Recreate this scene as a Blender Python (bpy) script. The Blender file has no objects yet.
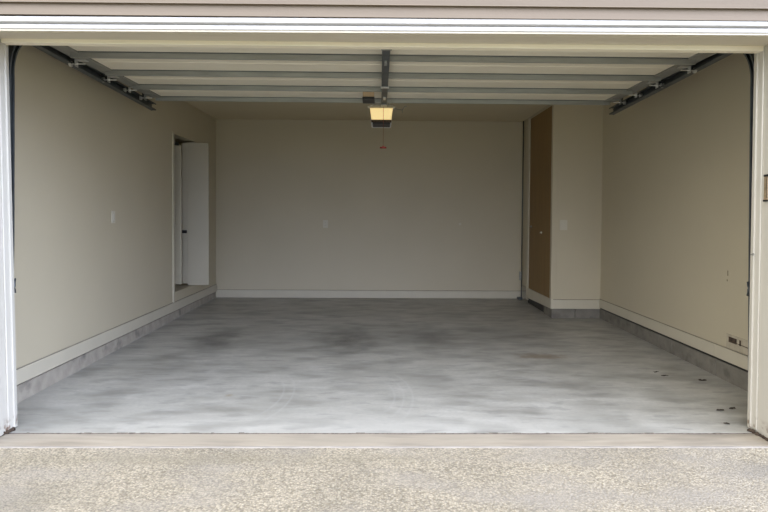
import bpy, bmesh, math, random
from mathutils import Vector, Matrix
random.seed(7)
C = bpy.context.scene.collection

# ---------------------------------------------------------------- materials
def mat(name, base, rough=0.6, metal=0.0, var=0.0, vscale=6.0, stretch=(1, 1, 1), bump=0.0, bscale=60.0,
        emit=None, estr=0.0, spec=0.5, dirt=None):
    m = bpy.data.materials.new(name); m.use_nodes = True
    n = m.node_tree; nn = n.nodes; L = n.links
    b = nn['Principled BSDF']
    b.inputs['Roughness'].default_value = rough
    b.inputs['Metallic'].default_value = metal
    b.inputs['Specular IOR Level'].default_value = spec
    tc = nn.new('ShaderNodeTexCoord'); mp = nn.new('ShaderNodeMapping')
    mp.inputs['Scale'].default_value = stretch
    L.new(tc.outputs['Object'], mp.inputs['Vector'])
    no = nn.new('ShaderNodeTexNoise'); no.inputs['Scale'].default_value = vscale
    no.inputs['Detail'].default_value = 6
    L.new(mp.outputs[0], no.inputs['Vector'])
    mx = nn.new('ShaderNodeMix'); mx.data_type = 'RGBA'
    mx.inputs[6].default_value = tuple(c * (1 - var) for c in base) + (1,)
    mx.inputs[7].default_value = tuple(min(1, c * (1 + var)) for c in base) + (1,)
    rp = nn.new('ShaderNodeMapRange'); rp.inputs[1].default_value = 0.3; rp.inputs[2].default_value = 0.7
    L.new(no.outputs['Fac'], rp.inputs[0]); L.new(rp.outputs[0], mx.inputs[0])
    out = mx.outputs[2]
    L.new(out, b.inputs['Base Color'])
    if bump:
        n2 = nn.new('ShaderNodeTexNoise'); n2.inputs['Scale'].default_value = bscale; n2.inputs['Detail'].default_value = 4
        L.new(tc.outputs['Object'], n2.inputs['Vector'])
        bp = nn.new('ShaderNodeBump'); bp.inputs['Strength'].default_value = bump; bp.inputs['Distance'].default_value = 0.01
        L.new(n2.outputs['Fac'], bp.inputs['Height']); L.new(bp.outputs[0], b.inputs['Normal'])
    if emit:
        b.inputs['Emission Color'].default_value = emit + (1,)
        b.inputs['Emission Strength'].default_value = estr
    m['out'] = out.node.name
    return m

def mask_mix(m, build, col, strength=1.0):
    """mix colour `col` over the base colour where the node chain from build(nodes, links, objvec) is 1"""
    n = m.node_tree; nn = n.nodes; L = n.links
    b = nn['Principled BSDF']; src = b.inputs['Base Color'].links[0].from_socket
    tc = [x for x in nn if x.type == 'TEX_COORD'][0]
    fac = build(nn, L, tc.outputs['Object'])
    k = nn.new('ShaderNodeMath'); k.operation = 'MULTIPLY'; k.inputs[1].default_value = strength; k.use_clamp = True
    L.new(fac, k.inputs[0])
    mx = nn.new('ShaderNodeMix'); mx.data_type = 'RGBA'
    L.new(k.outputs[0], mx.inputs[0]); L.new(src, mx.inputs[6]); mx.inputs[7].default_value = tuple(col) + (1,)
    L.new(mx.outputs[2], b.inputs['Base Color'])

def blob(cx, cy, rx, ry, soft=0.6, noise=0.5, nsc=5.0):
    """a soft irregular patch in the XY plane"""
    def f(nn, L, vec):
        mp = nn.new('ShaderNodeMapping'); mp.vector_type = 'POINT'
        mp.inputs['Location'].default_value = (-cx / rx, -cy / ry, 0)
        mp.inputs['Scale'].default_value = (1 / rx, 1 / ry, 0.0)
        L.new(vec, mp.inputs['Vector'])
        ln = nn.new('ShaderNodeVectorMath'); ln.operation = 'LENGTH'; L.new(mp.outputs[0], ln.inputs[0])
        no = nn.new('ShaderNodeTexNoise'); no.inputs['Scale'].default_value = nsc; no.inputs['Detail'].default_value = 5
        L.new(vec, no.inputs['Vector'])
        a = nn.new('ShaderNodeMath'); a.operation = 'MULTIPLY_ADD'
        L.new(no.outputs['Fac'], a.inputs[0]); a.inputs[1].default_value = noise * 2; L.new(ln.outputs['Value'], a.inputs[2])
        r = nn.new('ShaderNodeMapRange'); r.interpolation_type = 'SMOOTHSTEP'
        r.inputs[1].default_value = 1 + noise; r.inputs[2].default_value = 1 + noise - soft * 1.5
        L.new(a.outputs[0], r.inputs[0])
        return r.outputs[0]
    return f

def noise_mask(scale, lo, hi, stretch=(1, 1, 1), detail=6, zband=None):
    def f(nn, L, vec):
        mp = nn.new('ShaderNodeMapping'); mp.inputs['Scale'].default_value = stretch; L.new(vec, mp.inputs['Vector'])
        no = nn.new('ShaderNodeTexNoise'); no.inputs['Scale'].default_value = scale; no.inputs['Detail'].default_value = detail
        L.new(mp.outputs[0], no.inputs['Vector'])
        r = nn.new('ShaderNodeMapRange'); r.inputs[1].default_value = lo; r.inputs[2].default_value = hi
        L.new(no.outputs['Fac'], r.inputs[0])
        o = r.outputs[0]
        if zband:
            s = nn.new('ShaderNodeSeparateXYZ'); L.new(vec, s.inputs[0])
            z = nn.new('ShaderNodeMapRange'); z.inputs[1].default_value = zband[1]; z.inputs[2].default_value = zband[0]
            L.new(s.outputs['Z'], z.inputs[0])
            k = nn.new('ShaderNodeMath'); k.operation = 'MULTIPLY'; L.new(o, k.inputs[0]); L.new(z.outputs[0], k.inputs[1])
            o = k.outputs[0]
        return o
    return f

WALLC = (0.51, 0.45, 0.322)
M = {}
M['wall'] = mat('beige_wall_paint', WALLC, 0.55, var=0.025, vscale=1.3, bump=0.06, bscale=90)
M['wall_r'] = M['wall']
M['ceil'] = mat('ceiling_paint', (0.60, 0.52, 0.35), 0.8, var=0.02, vscale=2, bump=0.1, bscale=70)
M['board'] = mat('baseboard_paint', (0.53, 0.482, 0.372), 0.45, var=0.03, vscale=4)
for nm_, col_ in (('white', (0.53, 0.51, 0.475)), ('jamb', (0.54, 0.51, 0.44))): M[nm_] = mat(nm_ + '_paint', col_, 0.45, var=0.03, vscale=5, stretch=(4, 4, 0.6), bump=0.05, bscale=30)
for nm_ in ('white', 'jamb'): mask_mix(M[nm_], noise_mask(22, 0.5, 0.62, zband=(0.02, 0.11)), (0.16, 0.09, 0.05))
for nm_ in ('white', 'jamb'): mask_mix(M[nm_], noise_mask(9, 0.58, 0.75, stretch=(3, 3, 0.5), zband=(0.1, 0.9)), (0.42, 0.38, 0.31), 0.4)
M['tanjamb'] = mat('cream_header_paint', (0.58, 0.52, 0.41), 0.5, var=0.03, vscale=3, stretch=(0.4, 3, 3))
M['stop'] = mat('lit_cream_stop', (0.80, 0.73, 0.57), 0.5, var=0.03, vscale=3, stretch=(0.4, 3, 3))  # header cream made paler: sky light on the front face put into colour
M['siding'] = mat('tan_siding_paint', (0.178, 0.137, 0.094), 0.7, var=0.05, vscale=5, stretch=(0.3, 1, 6), bump=0.15, bscale=40)
M['door'] = mat('cream_door_paint', (0.76, 0.70, 0.56), 0.4, var=0.03, vscale=3)
M['doorwhite'] = mat('white_door_paint', (0.43, 0.385, 0.285), 0.4, var=0.02, vscale=3)
M['galv'] = mat('galvanised_steel', (0.33, 0.335, 0.31), 0.42, 0.5, var=0.12, vscale=7, stretch=(0.5, 4, 4))
M['stile'] = mat('end_stile_steel', (0.27, 0.265, 0.235), 0.5, 0.4, var=0.1, vscale=7)
M['darksteel'] = mat('dull_dark_steel', (0.10, 0.11, 0.115), 0.45, 0.6, var=0.2, vscale=9)
M['bright'] = mat('bright_zinc', (0.72, 0.72, 0.70), 0.3, 0.8, var=0.08, vscale=12)
M['black'] = mat('black_plastic_and_gap_shade', (0.015, 0.014, 0.013), 0.5, var=0.1)
M['rubber'] = mat('black_rubber', (0.03, 0.03, 0.03), 0.8, var=0.2)
M['opener'] = mat('grey_opener_housing', (0.72, 0.71, 0.68), 0.4, var=0.03)
M['lens'] = mat('lit_lamp_lens', (0.9, 0.75, 0.4), 0.3, emit=(1.0, 0.72, 0.30), estr=0.40)
M['tan'] = mat('tan_plastic', (0.50, 0.36, 0.22), 0.5, var=0.05)
M['red'] = mat('red_plastic', (0.26, 0.03, 0.02), 0.5, var=0.1)
M['redcord'] = mat('red_brown_cord', (0.22, 0.07, 0.04), 0.8, var=0.2)
M['wood'] = mat('bare_brown_hardboard', (0.225, 0.132, 0.042), 0.6, var=0.10, vscale=5, stretch=(3, 3, 0.35), bump=0.05, bscale=40)
M['plate'] = mat('ivory_plate', (0.57, 0.535, 0.44), 0.4)
M['brass'] = mat('worn_brass', (0.58, 0.44, 0.28), 0.35, 0.6, var=0.25, vscale=30)
M['leaf'] = mat('dry_leaf', (0.05, 0.038, 0.025), 0.8, var=0.4, vscale=40)
M['rot'] = mat('rotten_wood', (0.06, 0.04, 0.025), 0.9, var=0.7, vscale=60, bump=0.6, bscale=60)
M['patch'] = mat('torn_board', (0.44, 0.385, 0.29), 0.7, var=0.12, vscale=20, bump=0.2, bscale=50)
M['joint_strip'] = mat('dark_joint_strip', (0.24, 0.215, 0.165), 0.7, var=0.2)
M['grass'] = mat('lawn_ground', (0.16, 0.17, 0.10), 0.9, var=0.3, vscale=2)
M['crack'] = mat('crack_dirt', (0.14, 0.115, 0.09), 0.95, var=0.5, vscale=30, bump=0.5, bscale=60)

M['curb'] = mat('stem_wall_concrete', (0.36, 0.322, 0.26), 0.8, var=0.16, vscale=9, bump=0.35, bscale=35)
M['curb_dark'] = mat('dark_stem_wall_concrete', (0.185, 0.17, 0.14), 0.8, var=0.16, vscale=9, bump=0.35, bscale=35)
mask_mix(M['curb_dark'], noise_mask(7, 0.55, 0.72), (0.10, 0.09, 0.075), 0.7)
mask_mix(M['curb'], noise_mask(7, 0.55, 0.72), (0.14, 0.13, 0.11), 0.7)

F = mat('smooth_floor_concrete', (0.375, 0.358, 0.308), 0.42, var=0.12, vscale=2.2, stretch=(0.8, 1.5, 1), bump=0.06, bscale=18, spec=0.45)
mask_mix(F, noise_mask(4.0, 0.47, 0.70, stretch=(0.7, 2.2, 1), detail=10), (0.49, 0.475, 0.42), 0.65)
mask_mix(F, noise_mask(2.6, 0.48, 0.72, stretch=(0.8, 1.7, 1), detail=10), (0.17, 0.162, 0.135), 0.8)
mask_mix(F, noise_mask(1.1, 0.5, 0.72, detail=3), (0.24, 0.23, 0.19), 0.45)
for cx, cy, rx, ry, s in ((-1.80, 2.6, .40, 1.2, .85), (-0.36, 2.75, .42, 1.2, .88), (0.62, 2.9, .38, 1.1, .68), (1.9, 2.6, .3, .8, .18), (-1.9, 1.3, .3, .6, .22),
                          (0.45, 1.15, .24, .5, .22), (-0.25, 1.35, .28, .6, .18), (-.9, 4.5, .9, .35, .25), (1.0, 4.3, .7, .4, .22), (0.0, 2.8, 2.4, 1.0, .34), (1.6, 3.1, .9, .7, .3)):
    mask_mix(F, blob(cx, cy, rx, ry, 0.95, 0.6, 3.5), (0.045, 0.043, 0.036), min(1, s * 1.15))
mask_mix(F, blob(1.60, 1.98, .34, .16, .5, .5, 9), (0.17, 0.115, 0.06), 0.75)
mask_mix(F, blob(-1.16, .72, .05, .06, .8, .3, 20), (0.20, 0.14, 0.06), 0.6)
mask_mix(F, noise_mask(34, 0.46, 0.62, detail=4), (0.27, 0.262, 0.235), 0.22)
mask_mix(F, noise_mask(7, 0.56, 0.66, stretch=(0.6, 1.8, 1), detail=12), (0.21, 0.203, 0.18), 0.5)
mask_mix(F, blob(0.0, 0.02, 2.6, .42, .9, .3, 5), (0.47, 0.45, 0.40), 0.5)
M['floor'] = F
# faint curved tyre scrub marks near the threshold
def scrub(cx, cy, r, w):
    def f(nn, L, vec):
        mp = nn.new('ShaderNodeMapping'); mp.inputs['Location'].default_value = (-cx, -cy * 0.5, 0); mp.inputs['Scale'].default_value = (1, .5, 0)
        L.new(vec, mp.inputs['Vector'])
        ln = nn.new('ShaderNodeVectorMath'); ln.operation = 'LENGTH'; L.new(mp.outputs[0], ln.inputs[0])
        s = nn.new('ShaderNodeMath'); s.operation = 'SUBTRACT'; s.inputs[1].default_value = r; L.new(ln.outputs['Value'], s.inputs[0])
        a = nn.new('ShaderNodeMath'); a.operation = 'ABSOLUTE'; L.new(s.outputs[0], a.inputs[0])
        m = nn.new('ShaderNodeMapRange'); m.inputs[1].default_value = w; m.inputs[2].default_value = 0
        L.new(a.outputs[0], m.inputs[0])
        sx = nn.new('ShaderNodeSeparateXYZ'); L.new(mp.outputs[0], sx.inputs[0])
        g = nn.new('ShaderNodeMapRange'); g.inputs[1].default_value = r * .55; g.inputs[2].default_value = r * .9
        L.new(sx.outputs['X'], g.inputs[0])
        k = nn.new('ShaderNodeMath'); k.operation = 'MULTIPLY'; L.new(m.outputs[0], k.inputs[0]); L.new(g.outputs[0], k.inputs[1])
        return k.outputs[0]
    return f
for cx, r in ((-.14, .26), (-.14, .33), (-.14, .40), (-1.05, .3), (-1.05, .38)):
    mask_mix(F, scrub(cx, .72, r, .014), (0.50, 0.49, 0.46), 0.2)

def apron_mat():
    m = mat('exposed_aggregate_concrete', (0.35, 0.305, 0.225), 0.85, var=0.16, vscale=1.4, bump=0.0)
    nn = m.node_tree.nodes; L = m.node_tree.links; b = nn['Principled BSDF']
    tc = [x for x in nn if x.type == 'TEX_COORD'][0]
    vo = nn.new('ShaderNodeTexVoronoi'); vo.inputs['Scale'].default_value = 85; L.new(tc.outputs['Object'], vo.inputs['Vector'])
    src = b.inputs['Base Color'].links[0].from_socket
    mr = nn.new('ShaderNodeMapRange'); mr.inputs[1].default_value = 0.15; mr.inputs[2].default_value = 0.75
    L.new(vo.outputs['Distance'], mr.inputs[0])
    mx = nn.new('ShaderNodeMix'); mx.data_type = 'RGBA'; mx.blend_type = 'MULTIPLY'
    L.new(mr.outputs[0], mx.inputs[0]); L.new(src, mx.inputs[6]); mx.inputs[7].default_value = (0.62, 0.6, 0.56, 1)
    # stone to stone tone changes
    hs = nn.new('ShaderNodeSeparateColor'); L.new(vo.outputs['Color'], hs.inputs[0])
    m2 = nn.new('ShaderNodeMapRange'); m2.inputs[3].default_value = 0.68; m2.inputs[4].default_value = 1.32
    L.new(hs.outputs[0], m2.inputs[0])
    mm = nn.new('ShaderNodeVectorMath'); mm.operation = 'SCALE'; L.new(mx.outputs[2], mm.inputs[0]); L.new(m2.outputs[0], mm.inputs['Scale'])
    L.new(mm.outputs[0], b.inputs['Base Color'])
    no = nn.new('ShaderNodeTexNoise'); no.inputs['Scale'].default_value = 40; no.inputs['Detail'].default_value = 5; L.new(tc.outputs['Object'], no.inputs['Vector'])
    ad = nn.new('ShaderNodeMath'); ad.operation = 'SUBTRACT'; L.new(no.outputs['Fac'], ad.inputs[0]); L.new(vo.outputs['Distance'], ad.inputs[1])
    bp = nn.new('ShaderNodeBump'); bp.inputs['Strength'].default_value = 0.8; bp.inputs['Distance'].default_value = 0.006
    L.new(ad.outputs[0], bp.inputs['Height']); L.new(bp.outputs[0], b.inputs['Normal'])
    mask_mix(m, noise_mask(1.7, 0.46, 0.66, stretch=(0.8, 1.6, 1), detail=5), (0.25, 0.222, 0.18), 0.7)
    mask_mix(m, blob(-1.2, -.47, 2.6, .13, .8, .6, 4), (0.20, 0.172, 0.115), 0.5)
    mask_mix(m, blob(-1.9, -1.0, .9, .3, .8, .6, 4), (0.17, 0.15, 0.11), 0.5)
    mask_mix(m, blob(2.2, -.6, .45, .25, .8, .5, 5), (0.16, 0.145, 0.12), 0.5)
    return m
M['apron'] = apron_mat()
S = mat('threshold_concrete', (0.325, 0.28, 0.212), 0.7, var=0.14, vscale=3, stretch=(0.5, 4, 1), bump=0.2, bscale=25)
mask_mix(S, noise_mask(2.3, 0.48, 0.7, stretch=(0.6, 5, 1)), (0.22, 0.18, 0.13), 0.55)
mask_mix(S, noise_mask(1.3, 0.5, 0.66, stretch=(1, 6, 1)), (0.17, 0.145, 0.11), 0.6)
M['sill'] = S
M['lip'] = mat('pale_mortar_lip', (0.28, 0.25, 0.21), 0.9, var=0.2, vscale=6, stretch=(1, 6, 1), bump=0.3, bscale=40)

# ---------------------------------------------------------------- mesh helpers
class MB:
    def __init__(s): s.bm = bmesh.new()
    def box(s, a, b, bev=0.0):
        x0, x1 = sorted((a[0], b[0])); y0, y1 = sorted((a[1], b[1])); z0, z1 = sorted((a[2], b[2]))
        return s.hexa([(x0, y0, z0), (x1, y0, z0), (x1, y1, z0), (x0, y1, z0), (x0, y0, z1), (x1, y0, z1), (x1, y1, z1), (x0, y1, z1)], bev)
    def hexa(s, p, bev=0.0):
        v = [s.bm.verts.new(q) for q in p]
        fs = [s.bm.faces.new([v[i] for i in f]) for f in ((0, 3, 2, 1), (4, 5, 6, 7), (0, 1, 5, 4), (1, 2, 6, 5), (2, 3, 7, 6), (3, 0, 4, 7))]
        if bev:
            es = list({e for f in fs for e in f.edges})
            bmesh.ops.bevel(s.bm, geom=es, offset=bev, segments=2, affect='EDGES', profile=0.5)
        return s
    def prism(s, prof, axis, a, b):
        """extrude a 2D profile along an axis; profile in the other two coordinates, in xyz order"""
        def P(u, v, t):
            return {0: (t, u, v), 1: (u, t, v), 2: (u, v, t)}[axis]
        A = [s.bm.verts.new(P(u, v, a)) for u, v in prof]; B = [s.bm.verts.new(P(u, v, b)) for u, v in prof]
        n = len(prof)
        s.bm.faces.new(A); s.bm.faces.new(B[::-1])
        for i in range(n): s.bm.faces.new((A[i], B[i], B[(i + 1) % n], A[(i + 1) % n]))
        return s
    def tube(s, pts, r, n=8, cap=True):
        pts = [Vector(p) for p in pts]; rings = []
        for i, p in enumerate(pts):
            d = (pts[min(i + 1, len(pts) - 1)] - pts[max(i - 1, 0)]).normalized()
            up = Vector((0, 0, 1)) if abs(d.z) < .9 else Vector((1, 0, 0))
            x = d.cross(up).normalized(); y = d.cross(x)
            rings.append([s.bm.verts.new(p + (x * math.cos(2 * math.pi * k / n) + y * math.sin(2 * math.pi * k / n)) * r) for k in range(n)])
        for a, b in zip(rings, rings[1:]):
            for k in range(n): s.bm.faces.new((a[k], a[(k + 1) % n], b[(k + 1) % n], b[k]))
        if cap: s.bm.faces.new(rings[0][::-1]); s.bm.faces.new(rings[-1])
        return s
    def sweep(s, prof, path, side):
        """sweep closed 2D profile (u along `side`, v along path normal) on a path in the YZ plane"""
        path = [Vector(p) for p in path]; rings = []
        side = Vector(side)
        for i, p in enumerate(path):
            d = (path[min(i + 1, len(path) - 1)] - path[max(i - 1, 0)]).normalized()
            nrm = side.cross(d).normalized()
            rings.append([s.bm.verts.new(p + side * u + nrm * v) for u, v in prof])
        n = len(prof)
        for a, b in zip(rings, rings[1:]):
            for k in range(n): s.bm.faces.new((a[k], a[(k + 1) % n], b[(k + 1) % n], b[k]))
        s.bm.faces.new(rings[0][::-1]); s.bm.faces.new(rings[-1])
        return s
    def build(s, name, m, parent=None, smooth=False, origin=None):
        bmesh.ops.recalc_face_normals(s.bm, faces=s.bm.faces)
        if smooth:
            for f in s.bm.faces: f.smooth = True
        me = bpy.data.meshes.new(name); s.bm.to_mesh(me); s.bm.free()
        me.materials.append(M[m] if isinstance(m, str) else m)
        o = bpy.data.objects.new(name, me); C.objects.link(o)
        if parent:
            o.parent = parent
            if parent.type == 'EMPTY' or parent.location.length: o.matrix_parent_inverse = Matrix.Translation(-world(parent))
        return o
def world(o):
    v = Vector((0, 0, 0))
    while o: v += o.location; o = o.parent
    return v
def tag(o, label, cat, group=None):
    o['label'] = label; o['category'] = cat
    if group: o['group'] = group
    return o
def struct(o, label=None):
    o['kind'] = 'structure'
    if label: o['label'] = label
    return o
def thing(name, loc, label, cat, group=None):
    o = bpy.data.objects.new(name, None); C.objects.link(o); o.location = loc
    return tag(o, label, cat, group)

# ---------------------------------------------------------------- key sizes
WL, WR, YB, ZC = -2.654, 2.957, 5.852, 2.925
XL, XR, ZO = -2.364, 2.436, 2.4717         # clear opening
FB = 0.0454
def fz(y): return FB * max(y, 0) / YB       # garage floor rises to the back
YC, XC = 4.079, 2.301                       # closet front / side

# ---------------------------------------------------------------- floor and ground
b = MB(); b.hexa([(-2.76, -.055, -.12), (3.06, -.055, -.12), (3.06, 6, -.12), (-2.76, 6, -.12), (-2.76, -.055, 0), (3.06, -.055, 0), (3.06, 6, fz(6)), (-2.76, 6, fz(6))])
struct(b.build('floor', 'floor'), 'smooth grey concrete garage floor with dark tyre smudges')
b = MB()
# threshold strip in front of the door line, with slightly ragged rear edge
b.box((-2.9, -.276, -.12), (3.1, -.070, -.002), .004)
struct(b.build('floor_threshold', 'sill'), 'tan concrete threshold strip between garage slab and driveway')
b = MB(); b.box((-2.9, -.0705, -.12), (3.1, -.0545, -.002))
x = -2.36
while x < 2.4:                                      # crumbs of dirt lying in the joint
    w = random.uniform(.01, .07)
    if random.random() < .5:
        d = random.uniform(.004, .012); h = random.uniform(-.002, .003)
        b.hexa([(x, -.060 - d * .6, -.01), (x + w, -.060 - d, -.01), (x + w, -.060 + d, -.01), (x, -.060 + d * .6, -.01),
                (x, -.060 - d * .4, h), (x + w, -.060 - d * .6, h * .6), (x + w, -.060 + d * .5, h * .6), (x, -.060 + d * .3, h)])
    x += w + random.uniform(0, .05)
struct(b.build('trim_1', 'crack'), 'dirty joint along the edge of the garage slab')
b = MB(); b.box((-2.9, -.284, -.12), (3.1, -.2755, -.009))
struct(b.build('trim_2', 'crack'), 'thin dark joint between threshold strip and driveway')
b = MB()
n = 90; xs = [-2.9 + 6.0 * i / n for i in range(n + 1)]
ed = [-.297 + random.uniform(-.006, .004) for _ in xs]
vt = [(b.bm.verts.new((x, -.283, .001)), b.bm.verts.new((x, e, .0012)), b.bm.verts.new((x, e - .012, -.006)), b.bm.verts.new((x, -.283, -.06))) for x, e in zip(xs, ed)]
for p, q in zip(vt, vt[1:]):
    for k in range(3): b.bm.faces.new((p[k], q[k], q[k + 1], p[k + 1]))
    b.bm.faces.new((p[3], q[3], q[0], p[0]))
b.bm.faces.new(vt[0]); b.bm.faces.new(vt[-1][::-1])
struct(b.build('trim_3', 'lip'), 'pale worn lip along the driveway edge')
b = MB(); b.box((-3.6, -7.5, -.15), (3.6, -.284, -.0022))
struct(b.build('driveway', 'apron'), 'rough pebbled concrete driveway in front of the garage')
b = MB(); b.box((-60, -90, -.3), (60, -.28, -.06))
struct(b.build('ground', 'grass'))

# ---------------------------------------------------------------- walls
OY0, OY1, OZ0, OZ1 = 3.865, 4.80, .384, 2.43     # opening of the side door
FT = .1355
b = MB()
t0, t1 = WL - .12, WL
b.box((t0, .05, FT + .014), (t1, OY0, 2.95)); b.box((t0, OY1, FT + .014), (t1, 5.95, 2.95))
b.box((t0, OY0, FT + .014), (t1, OY1, OZ0)); b.box((t0, OY0, OZ1), (t1, OY1, 2.95))
wl = struct(b.build('wall_left', 'wall'), 'left garage wall in beige paint')
b = MB()
for a, c in ((.05, 1.45), (1.456, 2.85), (2.856, 4.25), (4.256, 5.95)):
    b.box((t0, a, -.1), (t1 - .002, c, FT), .004)
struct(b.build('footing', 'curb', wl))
b = MB(); b.box((WL - .1, .06, FT + .0005), (WL - .012, 5.84, FT + .0135)); struct(b.build('gap_shade_strip', 'black', wl))  # black strip in the slot paints the shadow line under the board
# recess behind the side door
b = MB()
b.box((-3.75, 3.6, .1), (t0, 5.35, OZ0)); b.box((-3.75, 3.6, 2.46), (t0, 5.35, 2.6))
b.box((-3.85, 3.6, .1), (-3.75, 5.35, 2.6)); b.box((-3.75, 3.5, .1), (t0, 3.6, 2.6)); b.box((-3.75, 5.25, .1), (t0, 5.35, 2.6))
struct(b.build('wall_recess', 'wall'), 'small recess behind the open side door')
# right wall
RF = .158
b = MB(); b.box((WR, .05, RF + .026), (WR + .12, 5.95, 2.95))
wr = struct(b.build('wall_right', 'wall_r'), 'right garage wall in beige paint')
b = MB()
for a, c in ((.05, 1.299), (1.305, 2.10), (2.106, 3.0), (3.006, 5.95)):
    b.box((WR + .002, a, -.1), (WR + .12, c, RF), .004)
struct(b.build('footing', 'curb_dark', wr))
b = MB(); b.box((WR + .008, .06, RF + .0005), (WR + .11, 5.84, RF + .025)); struct(b.build('gap_shade_strip', 'black', wr))  # added black strip darkens the slot in place of its own shade
b = MB(); b.box((t0, YB, -.1), (WR + .12, YB + .12, 2.95))
wb = struct(b.build('wall_back', 'wall'), 'beige rear wall of the garage')
b = MB(); b.box((-3.9, -.2, ZC), (3.2, 6.1, ZC + .12))
struct(b.build('ceiling', 'ceil'), 'plain beige garage ceiling')
# closet box at the back right
b = MB()
b.box((XC, YC, RF + .004), (WR, YC + .11, ZC))                       # front
b.box((XC, YC + .11, 2.885), (XC + .10, YB, ZC)); b.box((XC, 5.31, .284), (XC + .10, YB, 2.885))
b.box((XC, YC + .11, .29), (XC + .10, 4.17, 2.885))
wc = struct(b.build('wall_closet', 'wall'), 'beige closet wall standing in the back right corner')
b = MB(); b.box((XC + .004, YC + .004, -.05), (2.62, YC + .11, RF), .004); b.box((2.626, YC + .004, -.05), (WR, YC + .11, RF), .004)
b.box((XC + .004, YC + .11, -.05), (XC + .10, 4.47, RF), .004)
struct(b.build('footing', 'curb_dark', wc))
b = MB(); b.box((XC + .025, YC + .42, -.05), (XC + .06, YB - .4, .28))  # black panel added so the gap under the closet board looks shaded
struct(b.build('gap_shade_panel', 'black', wc))

# baseboards
def board(pts, z0, z1, name, label, axis, sgn, base, th=.016):
    b = MB()
    for a, c in pts:
        f = base + sgn * th
        # small eased top edge
        prof = [(base, z0), (f, z0), (f, z1 - .008), (base + sgn * th * .5, z1), (base, z1)]
        b.prism(prof, 1, a, c) if axis == 1 else b.prism([(u, v) for u, v in prof], 0, a, c)
    o = struct(b.build(name, 'board'), label)
    m = MB(); f = base + sgn * th * .62
    for a, c in pts:
        lo, hi = sorted((base, f))
        if axis == 1: m.box((lo, a, z1 - .002), (hi, c, z1 + .004))
        else: m.box((a, lo, z1 - .002), (c, hi, z1 + .004))
    m.build('joint_line', 'joint_strip', o)  # darker strip for the crack between board and wall
    return o
bl = board([(.05, OY0 - .01), (OY0 - .008, YB)], FT + .014, .2605, 'baseboard_left', 'baseboard along the left wall above the concrete curb', 1, 1, WL)
br = board([(.05, 1.297), (1.300, YC)], RF + .026, .2916, 'baseboard_right', 'baseboard along the right wall above the concrete curb', 1, -1, WR)
board([(WL, XC + .1)], FB + .006, .172, 'baseboard_back', 'white baseboard along the rear wall', 0, -1, YB)
board([(XC - .014, WR)], RF + .004, .284, 'baseboard_closet', 'white baseboard across the closet front', 0, -1, YC)
b = MB()
b.hexa([(XC - .014, YC - .014, .164), (XC + .02, YC - .014, .164), (XC + .02, 5.309, .134), (XC - .014, 5.309, .134),
        (XC - .014, YC - .014, .292), (XC + .02, YC - .014, .292), (XC + .02, 5.36, .284), (XC - .014, 5.36, .284)])
struct(b.build('baseboard_closet_side', 'board'), 'white baseboard along the closet side above a dark gap')

# closet: brown hardboard door, white corner casing, pipe
b = MB(); b.box((XC - .004, 4.165, .286), (XC + .03, 5.305, 2.885), .003)
d2 = struct(b.build('door_2', 'wood'), 'bare brown hardboard door on the closet side')
for yy, zz in ((5.17, 1.24), (4.60, 1.165)):
    k = MB(); k.tube([(XC - .004, yy, zz), (XC - .010, yy, zz)], .018, 14); k.tube([(XC - .010, yy, zz), (XC - .026, yy, zz)], .011, 12)
    k.build('door_pull', 'stile' if yy > 5 else 'plate', d2)
b = MB(); b.box((XC - .016, 5.31, .10), (XC, 5.42, 2.90), .003)
struct(b.build('trim_4', 'board'), 'pale vertical casing beside the brown closet door')
b = MB(); b.box((XC - .010, YC - .006, .295), (XC + .06, YC, ZC), .002); b.box((XC - .006, YC, .295), (XC, 4.16, ZC), .002)
struct(b.build('trim_5', 'wall'), 'corner bead of the closet')
p = thing('water_pipe', (XC - .012, 5.74, .05), 'thin dark vertical pipe in the corner beside the closet', 'pipe')
b = MB(); b.tube([(XC - .012, 5.74, .06), (XC - .012, 5.74, 2.92)], .008, 10); b.build('pipe', 'darksteel', p, True)
b = MB(); b.box((XC - .07, 5.69, .05), (XC - .002, 5.80, .085), .004); b.build('foot_plate', 'darksteel', p)
b = MB(); b.box((XC - .05, 5.72, .36), (XC - .018, 5.76, .50), .004); b.build('valve', 'galv', p)

# left side door: casing and folded leaves
b = MB()
b.box((WL, OY0 - .055, .262), (WL + .014, OY0, OZ1 + .01), .003)
b.box((WL - .12, OY0 - .004, .262), (WL + .014, OY0 + .002, OZ1 + .01))
struct(b.build('trim_6', 'board'), 'pale vertical door casing on the left wall')
d1 = bpy.data.objects.new('door_1', None); C.objects.link(d1); d1.location = (-2.62, 4.7, .40); struct(d1, 'pale folding side door standing open at the left wall')
def slab(p, q, th, z0, z1, bev=.003):
    p, q = Vector(p), Vector(q); d = (q - p).normalized(); n = Vector((-d.y, d.x)) * th
    m = MB(); c = [p, q, q + n, p + n]
    m.hexa([(v.x, v.y, z0) for v in c] + [(v.x, v.y, z1) for v in c], bev); return m
lf = slab((-2.72, 4.62), (-2.432, 4.66), .036, .388, 2.402).build('door_leaf', 'doorwhite', d1)
lf['label'] = 'nearer door leaf'
slab((-2.785, 4.60), (-2.718, 4.615), .03, .415, 2.400).build('edge_strip', 'doorwhite', lf)
lf2 = slab((-2.90, 4.12), (-2.642, 4.125), .03, .46, 2.305).build('door_leaf', 'doorwhite', d1)
lf2['label'] = 'narrow rear door leaf'
m = MB(); m.box((-2.790, 4.575, 1.128), (-2.716, 4.60, 1.172), .008); m.build('latch', 'black', d1)
m = MB(); m.box((-2.755, 4.09, 2.305), (-2.668, 4.13, 2.345), .006); m.build('pivot_bracket', 'black', d1)

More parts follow.
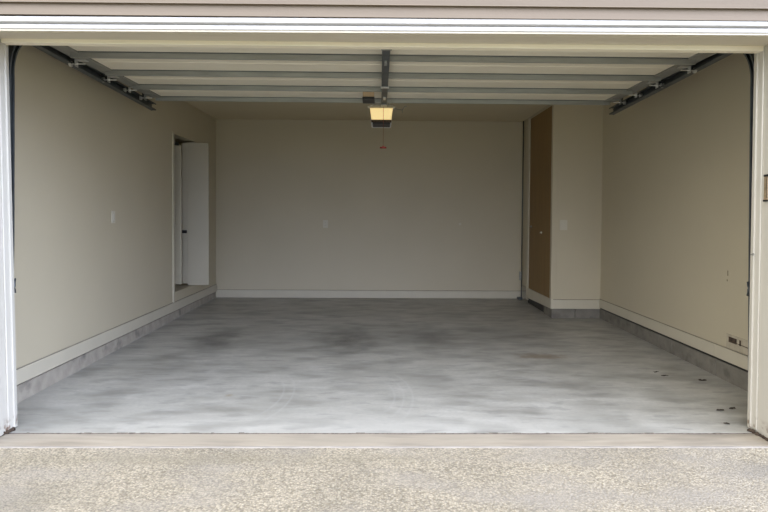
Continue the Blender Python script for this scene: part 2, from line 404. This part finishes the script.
# wall plates
def plate(name, c, w, h, axis, sgn, label, cat, kind, group=None):
    """axis 0: on a wall facing X, axis 1: on a wall facing Y"""
    def B(u0, u1, z0, z1, d0, d1, bev=0):
        m = MB()
        if axis == 1: m.box((c[0] + u0, c[1] + sgn * d0, c[2] + z0), (c[0] + u1, c[1] + sgn * d1, c[2] + z1), bev)
        else: m.box((c[0] + sgn * d0, c[1] + u0, c[2] + z0), (c[0] + sgn * d1, c[1] + u1, c[2] + z1), bev)
        return m
    t = thing(name, c, label, cat, group)
    B(-w / 2, w / 2, -h / 2, h / 2, 0, .007, .0025).build('cover_plate', 'plate', t)
    if kind == 'outlet':
        for z in (-.021, .021): 
            f = B(-.017, .017, z - .014, z + .014, .007, .0095, .002).build('socket', 'plate', t)
            m = B(-.008, -.006, z - .005, z + .006, .0095, .0102); m2 = B(.006, .008, z - .005, z + .006, .0095, .0102)
            m.build('slot', 'black', f); m2.build('slot', 'black', f)
    if kind == 'switch':
        for u in (-.023, .023):
            B(u - .005, u + .005, -.012, .012, .007, .016, .002).build('toggle', 'plate', t)
    if kind == 'rocker':
        B(-.016, .016, -.033, .033, .007, .011, .002).build('rocker', 'plate', t)
    return t
plate('wall_outlet', (-.887, YB, 1.248), .078, .125, 1, -1, 'pale outlet plate at mid height on the rear wall', 'outlet', 'outlet')
plate('light_switch', (2.448, YC, 1.284), .10, .135, 1, -1, 'pale double switch plate on the closet front', 'switch', 'switch')
plate('wall_switch', (WL, 2.115, 1.367), .075, .12, 0, 1, 'small plate seen edge-on near the middle of the left wall', 'switch', 'rocker')
t = thing('junction_cover', (1.299, YB, 1.261), 'small round cover plate fixed on the rear wall toward the closet', 'cover plate')
m = MB(); m.tube([(1.299, YB, 1.261), (1.299, YB - .010, 1.261)], .028, 20); m.build('disc', 'wall', t)
m = MB(); m.tube([(1.299, YB - .010, 1.261), (1.299, YB - .016, 1.261)], .019, 18); m.build('dome', 'plate', t)

# torn board patch low on the right wall, near the door
t = thing('torn_wall_patch', (WR, .95, .31), 'torn rectangular patch of board with dark holes low on the right wall', 'wall patch')
m = MB(); m.box((WR - .007, .70, .302), (WR, 1.135, .352), .002); m.box((WR - .007, .70, .3985), (WR, 1.135, .418), .002)
m.box((WR - .007, 1.105, .352), (WR, 1.135, .3985), .001); m.box((WR - .007, .70, .352), (WR, .925, .3985), .001); m.box((WR - .007, .955, .352), (WR, .985, .3985), .001)
m.build('board', 'patch', t)
m = MB(); m.box((WR - .003, .985, .352), (WR - .001, 1.105, .3985)); m.box((WR - .003, .925, .352), (WR - .001, .955, .3985)); m.build('hole', 'rot', t)
m = MB(); m.hexa([(WR - .010, .70, .352), (WR - .004, .70, .352), (WR - .004, 1.00, .362), (WR - .010, 1.00, .362), (WR - .010, .70, .358), (WR - .004, .70, .358), (WR - .004, 1.00, .366), (WR - .010, 1.00, .366)])
m.build('torn_edge', 'rot', t)
for yy, zz, hh, lab in ((1.143, .93, .045, 'larger dark chip in the paint of the right wall'), (1.15, .868, .016, 'tiny dark chip in the right wall below the larger one')):
    m = MB(); m.hexa([(WR - .0015, yy - .004, zz - hh / 2), (WR + .001, yy - .004, zz - hh / 2), (WR + .001, yy + .003, zz - hh / 2), (WR - .0015, yy + .003, zz - hh / 2),
                      (WR - .0015, yy - .002, zz + hh / 2), (WR + .001, yy - .002, zz + hh / 2), (WR + .001, yy + .005, zz + hh / 2), (WR - .0015, yy + .005, zz + hh / 2)])
    tag(m.build('paint_chip', 'rot'), lab, 'chip')

# ---------------------------------------------------------------- front wall, jambs, header
RL, RR, RZ = XL - .020, XR + .020, 2.506    # reveal faces
FY = -.30
b = MB()
b.box((-7, -.27, -.1), (RL - .02, .05, 5)); b.box((RR + .02, -.27, -.1), (7, .05, 5)); b.box((RL - .02, -.27, RZ + .02), (RR + .02, .05, 5))
struct(b.build('wall_front', 'wall'), 'front wall around the garage opening')
def tilt(b):
    # the outer boards hang a little lower at the left end
    for v in b.bm.verts:
        if v.co.z > 2.3:
            w = min(1, max(0, (-.07 - v.co.y) / .2)); v.co.z += w * (-.017 + .0055 * max(-4, min(4, v.co.x)))
def lean(b, s):
    for v in b.bm.verts:
        v.co.x += (.010 - .030 * v.co.z / 2.47) if s < 0 else .014 * (1 - v.co.z / 2.47)
def jamb(s, X, R, name, label):
    b = MB()
    b.box((R, FY, .004), (R + s * .02, .05, RZ + .02))                       # reveal board
    b.box((R, FY, .004), (R + s * .012, FY - .004, RZ))
    b.box((R + s * .004, -.21, .006), (R - s * .0035, -.10, RZ - .001), .002)       # raised flat strip on the reveal
    lean(b, s); o = struct(b.build(name, 'jamb'), label)
    st = MB(); st.box((X + s * .009, -.062, .018), (R, -.010, ZO + .03), .005); st.box((X - 0 * s, -.012, .018), (R, 0, ZO + .03), .003)
    lean(st, s); q = st.build('door_stop', 'jamb', o); q['label'] = 'rounded stop moulding'
    return o
jamb(-1, XL, RL, 'trim_7', 'bright white left jamb of the garage opening')
jamb(1, XR, RR, 'trim_8', 'off-white right jamb of the garage opening')
b = MB()
b.box((RL - .02, FY, RZ), (RR + .02, .05, RZ + .02)); b.box((RL, FY + .03, RZ - .003), (RR, -.10, RZ), .001)
b.box((-3, FY - .006, RZ - .005), (3, FY + .018, RZ + .009), .002)
tilt(b); o = struct(b.build('trim_9', 'tanjamb'), 'cream header board over the garage opening')
b = MB(); b.box((XL - .019, -.060, ZO), (XR + .019, -.010, RZ), .005); b.box((XL - .019, -.012, ZO), (XR + .019, 0, RZ), .002)
b.build('door_stop', 'stop', o)
# outside casing: two stepped white bands with a cove between
b = MB()
prof = [(FY + .02, RZ + .008), (FY - .012, RZ + .008), (FY - .014, RZ + .012), (FY - .014, 2.534), (FY - .010, 2.538), (FY + .014, 2.540), (FY + .014, 2.550), (FY - .008, 2.552),
        (FY - .016, 2.556), (FY - .016, 2.580), (FY - .012, 2.585), (FY + .02, 2.585)]
b.prism(prof, 0, -2.75, 2.82)
for s, R in ((-1, RL), (1, RR)):
    b.box((R, FY - .014, .01), (R + s * .035, FY + .02, RZ)); b.box((R + s * .035, FY - .003, .01), (R + s * .045, FY + .02, RZ)); b.box((R + s * .045, FY - .016, .01), (R + s * .085, FY + .02, RZ))
tilt(b); struct(b.build('trim_10', 'white'), 'stepped white casing above the garage opening')
# lap siding
b = MB()
z = 2.588; first = True
while z < 5:
    h = .072 if first else .15; first = False
    b.prism([(FY + .03, z), (FY - .022, z), (FY - .020, z + .006), (FY - .001, z + h), (FY + .03, z + h)], 0, -7, 7); z += h
for x0, x1 in ((-7, RL - .087), (RR + .087, 7)):
    z = 0
    while z < 2.58:
        h = min(.15, 2.586 - z); b.prism([(FY + .03, z), (FY - .022, z), (FY - .020, z + .006), (FY - .001, z + h), (FY + .03, z + h)], 0, x0, x1); z += h
tilt(b); struct(b.build('wall_siding', 'siding'), 'tan lap siding outside above the garage opening')

# rotten wood at the feet of the jambs
for s, X, lab in ((-1, XL, 'clump of rotten wood and dirt at the foot of the left jamb'), (1, XR, 'clump of rotten wood and dirt at the foot of the right jamb')):
    m = MB()
    for i in range(44):
        u = (i / 43) ** 1.3 * (.35 if s < 0 else .8)
        y = -.020 - u * .25; x = X + s * (.006 + .014 * min(1, u * 4)) - s * random.uniform(-.004, .010)
        r = random.uniform(.008, .013) * (1.2 - .8 * u) * (.95 if s < 0 else .72)
        mt = Matrix.Translation((x, y, r * random.uniform(.3, 1.3))) @ Matrix.Rotation(random.random() * 3, 4, 'Z') @ Matrix.Diagonal((1, 1.5, random.uniform(.8, 1.3), 1))
        bmesh.ops.create_icosphere(m.bm, subdivisions=1, radius=r, matrix=mt)
    for v in m.bm.verts: v.co += Vector([random.uniform(-.0015, .0015) for _ in range(3)])
    tag(m.build('rotten_wood', 'rot'), lab, 'debris')

# latch plate let into the right reveal
t = thing('latch_plate', (RR, -.115, 1.518), 'worn brass latch plate with dark ends on the right jamb', 'latch')
def lp(z0, z1, y0, y1, x, name, m_):
    m = MB(); m.box((RR - .0035 - x, y0, z0), (RR - .003, y1, z1), .001); m.build(name, m_, t)
lp(1.515, 1.674, -.130, -.094, .003, 'plate', 'brass')
lp(1.666, 1.680, -.132, -.092, .006, 'end_cap', 'black'); lp(1.508, 1.520, -.134, -.090, .006, 'end_cap', 'black')
lp(1.530, 1.663, -.124, -.120, .0045, 'slot', 'black')
m = MB(); m.tube([(XR - .001, -.03, 1.166), (XR - .010, -.03, 1.166)], .008, 10); m.tube([(XR - .010, -.045, 1.166), (XR - .010, -.012, 1.163)], .004, 8)
tag(m.build('bolt', 'stile'), 'small grey bolt sticking out of the right door stop', 'bolt')

# ---------------------------------------------------------------- sectional door, open under the ceiling
ZP = 2.617; DX0, DX1 = -2.385, 2.455
SY = [.15, .72, 1.29, 1.86, 2.43]
D = thing('garage_door', (.03, .15, 2.6), 'open cream sectional garage door hanging flat under the ceiling', 'garage door')
for i in range(4):
    y0, y1 = SY[i] + .003, SY[i + 1] - .003
    m = MB(); m.box((DX0, y0, ZP), (DX1, y1, ZP + .035))
    pn = m.build('panel', 'door', D)
    m = MB()                                  # shallow ribs pressed in the panel
    yy = (y0 + y1) / 2 - .02
    m.prism([(yy - .012, ZP), (yy - .006, ZP - .004), (yy + .006, ZP - .004), (yy + .012, ZP)], 0, DX0 + .15, DX1 - .15)
    m.build('rib', 'door', pn)
    for x0, x1 in ((DX0, DX0 + .115), (DX1 - .115, DX1)):
        m = MB(); m.box((x0, y0, ZP - .012), (x1, y1, ZP + .001), .002); m.build('end_stile', 'stile', D)
    m = MB(); m.box((.005, y0, ZP - .016), (.065, y1, ZP), .002); m.build('centre_stile', 'stile', D)
    # hat shaped stiffener across the rear edge of the section
    ys = SY[i + 1] - .032
    m = MB()
    m.prism([(ys, ZP), (ys + .002, ZP - .044), (ys + .020, ZP - .044), (ys + .023, ZP - .004), (ys + .031, ZP - .004), (ys + .031, ZP)], 0, DX0 + .05, DX1 - .05)
    st = m.build('strut', 'galv', D)
    m = MB(); m.box((DX0 + .01, ys - .016, ZP - .0035), (DX1 - .01, ys - .001, ZP)); m.build('joint_shade', 'darksteel', st)  # dark strip painted in for the shading of the section joint
m = MB(); m.box((DX0, .10, ZP - .012), (DX1, .15, ZP + .03), .006); m.build('bottom_seal', 'rubber', D)
for s, X in ((-1, DX0), (1, DX1)):
    for y in (.90, 1.46, 1.90, 2.28):
        m = MB(); m.box((X - s * .075, y - .030, ZP - .017), (X, y + .030, ZP - .012), .001)
        m.box((X + s * .004, y - .030, ZP - .064), (X + s * .008, y + .020, ZP - .010))
        h = m.build('end_hinge', 'bright' if y < 2 else 'galv', D)
        m = MB(); zz = ZP - .040
        m.tube([(X - s * .06, y, zz), (X + s * .05, y, zz)], .0055, 8); m.build('roller_stem', 'bright', h)
        m = MB(); m.tube([(X + s * .045, y, zz), (X + s * .062, y, zz)], .022, 16); m.build('roller', 'bright', h)
for y in (.70, 1.28, 1.84):
    m = MB(); m.box((.008, y - .05, ZP - .020), (.062, y + .05, ZP - .016), .001); m.box((.012, y - .012, ZP - .03), (.058, y + .012, ZP - .018), .004); m.build('centre_hinge', 'galv', D)
t = MB(); t.box((-.176, 1.95, 2.545), (-.066, 2.17, ZP), .004); bx = t.build('receiver_box', 'tan', D); bx['label'] = 'small tan box with black underside'
t = MB(); t.box((-.180, 1.944, 2.522), (-.062, 2.176, 2.547), .004); t.build('tray', 'black', bx)

# ---------------------------------------------------------------- tracks
def track(s, X, name_label):
    T = thing('door_track', (X, .1, 0), name_label, 'door track', 'door tracks')
    # channel, open towards the door
    def chan(w=.052, h=.072, th=.003, lip=.012):
        i = -s        # towards the door
        return [(0, -h / 2), (i * w, -h / 2), (i * w, -h / 2 + lip), (i * (w - th), -h / 2 + lip), (i * (w - th), -h / 2 + th), (i * 0 + i * th, -h / 2 + th),
                (i * th, h / 2 - th), (i * (w - th), h / 2 - th), (i * (w - th), h / 2 - lip), (i * w, h / 2 - lip), (i * w, h / 2), (0, h / 2)]
    xo = X + s * .075
    zf, zr = ZP + .012, ZP - .066
    m = MB(); m.sweep(chan(), [(xo, .42, zf), (xo, 2.66, zr)], (1, 0, 0)); m.build('horizontal_track', 'darksteel', T)
    m = MB(); pts = []
    for k in range(13):
        a = math.radians(90 * k / 12); pts.append((xo - s * .028, .075 + .35 * (1 - math.cos(a)), zf - .35 + .35 * math.sin(a)))
    xv = xo - s * .0
    pts = [(xv - s * (.010 + .032 * (1 - i / 12)), p[1], p[2]) for i, p in enumerate(pts)]
    m.sweep(chan(.040, .050), pts, (1, 0, 0)); m.build('curved_track', 'darksteel', T)
    m = MB(); m.sweep(chan(.040, .050), [(xv - s * .042 + s * (.058 if s < 0 else .040), .075, .03), (xv - s * .042 + s * .016, .075, 1.2), (xv - s * .042, .075, zf - .35)], (1, 0, 0)); m.build('vertical_track', 'darksteel', T)
    m = MB(); m.prism([(xo, zf - .032), (xo + s * .004, zf - .032), (xo + s * .004, zf + .03), (xo + s * .03, zf + .03), (xo + s * .03, zf + .034), (xo, zf + .034)], 1, .42, .43)
    m.bm.free(); m = MB()
    for (a, za), (c, zc) in (((.42, zf), (2.68, zr)),):
        m.hexa([(xo + s * .001, a, za - .036), (xo + s * .005, a, za - .036), (xo + s * .005, c, zc - .036), (xo + s * .001, c, zc - .036),
                (xo + s * .001, a, za + .03), (xo + s * .005, a, za + .03), (xo + s * .005, c, zc + .03), (xo + s * .001, c, zc + .03)])
        m.hexa([(xo + s * .001, a, za + .026), (xo + s * .036, a, za + .026), (xo + s * .036, c, zc + .026), (xo + s * .001, c, zc + .026),
                (xo + s * .001, a, za + .030), (xo + s * .036, a, za + .030), (xo + s * .036, c, zc + .030), (xo + s * .001, c, zc + .030)])
    m.build('reinforcing_angle', 'darksteel', T)
    for y in (1.3, 2.5):
        m = MB(); zz = zf + (zr - zf) * (y - .42) / 2.2
        m.box((xo + s * .005, y - .018, zz - .02), (xo + s * .009, y + .018, ZC)); m.box((xo + s * .005, y - .018, zz - .02), (xo + s * .03, y - .014, ZC)); m.build('hanger', 'darksteel', T)
    for z in (.35, .92, 1.60, 2.1):
        m = MB(); m.box((xo - s * .03, .05, z - .04), (xo + s * .01, .054, z + .04)); m.box((xo - s * .004, .05, z - .04), (xo, .11, z + .04)); m.build('jamb_bracket', 'darksteel', T)
    # bowed clip that peeps past the door stop
    xi = (-2.408 if s < 0 else 2.480); zc = .925
    m = MB(); m.tube([(xi, .10, zc + .045), (xi - s * .014, .07, zc + .02), (xi - s * .020, .06, zc), (xi - s * .014, .07, zc - .02), (xi, .10, zc - .045)], .006, 8)
    m.build('pull_loop', 'darksteel', T, True)
    return T
track(-1, DX0 + .006 - .022, 'dark steel left door track with curve beside the left jamb')
track(1, DX1 + .016, 'dark steel right door track with curve beside the right jamb')

# ---------------------------------------------------------------- opener
OX = .006
O = thing('garage_door_opener', (OX, 2.9, 2.42), 'ceiling door opener with lit yellow lamp and long dark rail', 'door opener')
m = MB()
m.box((OX - .115, 2.77, 2.425), (OX + .115, 3.20, 2.60), .012); m.box((OX - .10, 2.80, 2.60), (OX + .10, 3.08, 2.665), .01)
m.build('motor_housing', 'opener', O)
m = MB(); m.box((OX - .152, 2.745, 2.578), (OX + .152, 2.80, 2.600), .003); m.box((OX - .13, 2.745, 2.600), (OX + .13, 2.80, 2.614), .003); m.build('top_flange', 'plate', O)
m = MB()
yl = 2.745
m.hexa([(OX - .108, yl, 2.458), (OX + .108, yl, 2.458), (OX + .112, 2.77, 2.452), (OX - .112, 2.77, 2.452), (OX - .126, yl - .025, 2.577), (OX + .126, yl - .025, 2.577), (OX + .126, 2.77, 2.577), (OX - .126, 2.77, 2.577)], .008)
m.build('lamp_lens', 'lens', O)
m = MB(); m.box((OX - .112, 2.748, 2.424), (OX + .112, 2.772, 2.452), .003); m.build('lower_trim', 'rot', O)
m = MB()
m.box((OX - .098, 2.775, 2.414), (OX + .098, 3.06, 2.426), .003); m.build('bottom_grille', 'black', O)
m = MB(); rz0, rz1 = 2.545, 2.612
m.hexa([(.006, .09, rz0 - .03), (.062, .09, rz0 - .03), (.062, 2.80, rz1 - .03), (.006, 2.80, rz1 - .03), (.006, .09, rz0), (.062, .09, rz0), (.062, 2.80, rz1), (.006, 2.80, rz1)], .003)
m.build('rail', 'darksteel', O)
m = MB(); m.box((0.0, .05, 2.49), (.07, .10, 2.57), .003); m.build('header_bracket', 'stile', O)
m = MB(); m.box((-.004, 1.50, 2.543), (.072, 1.56, 2.556), .002); m.build('rail_clamp', 'bright', O)
m = MB(); m.box((.024, .50, 2.512), (.044, .60, 2.527), .002); m.build('rail_bolt', 'galv', O)
m = MB(); m.box((.024, 2.05, 2.552), (.046, 2.15, 2.568), .002); m.build('rail_bolt', 'bright', O)
m = MB(); m.box((.004, 2.42, 2.555), (.064, 2.60, 2.572), .003); m.tube([(.034, 2.56, 2.575), (.034, 2.40, ZP - .01)], .008, 8); m.build('trolley', 'galv', O)
rc = MB(); rc.tube([(.028, 2.53, 2.56), (.0275, 2.53, 2.35), (.0265, 2.53, 2.135)], .0022, 6); rc = rc.build('release_cord', 'redcord', O)
m = MB(); m.tube([(-.008, 2.53, 2.122), (.061, 2.53, 2.122)], .0095, 10); m.box((.016, 2.522, 2.118), (.037, 2.538, 2.142), .003); m.build('release_handle', 'red', rc, True)
for x in (OX - .09, OX + .09):
    m = MB(); m.box((x - .012, 2.90, 2.66), (x + .012, 2.903, ZC)); m.build('hanging_strap', 'galv', O)
m = MB(); m.tube([(OX + .10, 2.95, 2.63), (OX + .17, 2.92, 2.60), (OX + .235, 2.90, 2.585), (OX + .24, 2.90, 2.555)], .003, 6); m.tube([(OX + .235, 2.90, 2.585), (OX + .262, 2.90, 2.625), (OX + .285, 2.90, 2.630)], .004, 6)
m.build('antenna_wire', 'galv', O)

# ---------------------------------------------------------------- dry leaves on the floor
spots = [((731.5, 409.5), 'dark dry leaf left of the other two by the right jamb'), ((743, 408), 'dark dry leaf closest behind the right jamb'),
         ((740, 423.5), 'dark dry leaf lying nearest the threshold at the right jamb'), ((709, 380.5), 'small dark leaf near the curb of the right wall'),
         ((662, 372.5), 'dark scrap on the floor in front of the right wall, left one of a pair'), ((669, 376), 'dark scrap on the floor in front of the right wall, right one of a pair')]
LEAF = [(2.48, .383), (2.585, .417), (2.36, .10), (2.76, 1.145) , (2.48, 1.403), (2.50, 1.286)]
for (px, lab), (lx, ly) in zip(spots, LEAF):
    m = MB(); a = random.random() * 3; n = 9; r = random.uniform(.016, .024); z0 = fz(ly)
    ring = []
    cen = m.bm.verts.new((lx, ly, z0 + .004))
    for k in range(n):
        t_ = 2 * math.pi * k / n; rr = r * (1 + .35 * math.cos(2 * t_)) * random.uniform(.8, 1.1)
        ring.append(m.bm.verts.new((lx + rr * math.cos(t_ + a * .2) * 1.3, ly + rr * math.sin(t_ + a * .2), z0 + .001 + random.uniform(0, .010))))
    for k in range(n): m.bm.faces.new((cen, ring[k], ring[(k + 1) % n]))
    g = m.bm.faces[:]; ex = bmesh.ops.extrude_face_region(m.bm, geom=g)
    for v in [v for v in ex['geom'] if isinstance(v, bmesh.types.BMVert)]: v.co.z += .0012
    tag(m.build('dry_leaf', 'leaf'), lab, 'leaf', 'dry leaves on the garage floor')

# ---------------------------------------------------------------- light
w = bpy.data.worlds.new('sky'); bpy.context.scene.world = w; w.use_nodes = True
nn = w.node_tree.nodes; L = w.node_tree.links; bg = nn['Background']
tc = nn.new('ShaderNodeTexCoord')
dp = nn.new('ShaderNodeVectorMath'); dp.operation = 'DOT_PRODUCT'; L.new(tc.outputs['Generated'], dp.inputs[0])
dp.inputs[1].default_value = Vector((1, -.6, 0)).normalized()          # the sky is brighter to the right of the drive
side = nn.new('ShaderNodeMapRange'); side.inputs[1].default_value = -1; side.inputs[2].default_value = 1
side.inputs[3].default_value = .54; side.inputs[4].default_value = 1.50; L.new(dp.outputs['Value'], side.inputs[0])
sz = nn.new('ShaderNodeSeparateXYZ'); L.new(tc.outputs['Generated'], sz.inputs[0])
el = nn.new('ShaderNodeMapRange'); el.interpolation_type = 'SMOOTHSTEP'      # dull low sky, bright high overcast
el.inputs[1].default_value = .03; el.inputs[2].default_value = .32; el.inputs[3].default_value = 1.25; el.inputs[4].default_value = 2.9
L.new(sz.outputs['Z'], el.inputs[0])
pr = nn.new('ShaderNodeMath'); pr.operation = 'MULTIPLY'; L.new(side.outputs[0], pr.inputs[0]); L.new(el.outputs[0], pr.inputs[1])
tint = nn.new('ShaderNodeMix'); tint.data_type = 'RGBA'; tint.inputs[6].default_value = (1.04, .97, .80, 1); tint.inputs[7].default_value = (.85, .97, 1.30, 1)
tf = nn.new('ShaderNodeMapRange'); tf.inputs[1].default_value = -.8; tf.inputs[2].default_value = .8; L.new(dp.outputs['Value'], tf.inputs[0])
L.new(tf.outputs[0], tint.inputs[0]); L.new(tint.outputs[2], bg.inputs['Color']); L.new(pr.outputs[0], bg.inputs['Strength'])

# ---------------------------------------------------------------- camera
cd = bpy.data.cameras.new('camera'); cam = bpy.data.objects.new('camera', cd); C.objects.link(cam)
D_, h_, yaw, pit, rol, sx, sy = 3.89329, 1.41165, .01703, .0302, .00643, 6.35193, -23.56986
cy, s_ = math.cos(yaw), math.sin(yaw); cp, sp = math.cos(pit), math.sin(pit)
Fw = Vector((s_ * cp, cy * cp, -sp)); R = Vector((cy, -s_, 0)); U = R.cross(Fw)
c, s = math.cos(rol), math.sin(rol); R, U = c * R + s * U, -s * R + c * U
mt = Matrix((R, U, -Fw)).transposed().to_4x4(); mt.translation = (0, -D_, h_); cam.matrix_world = mt
cd.sensor_width = 36; cd.lens = 600 / 768 * 36; cd.shift_x = -sx / 768; cd.shift_y = sy / 768
cd.clip_start = .05
bpy.context.scene.camera = cam
vs = bpy.context.scene.view_settings
vs.view_transform = 'Standard'; vs.look = 'None'; vs.exposure = 0.58; vs.gamma = 1; vs.use_curve_mapping = False
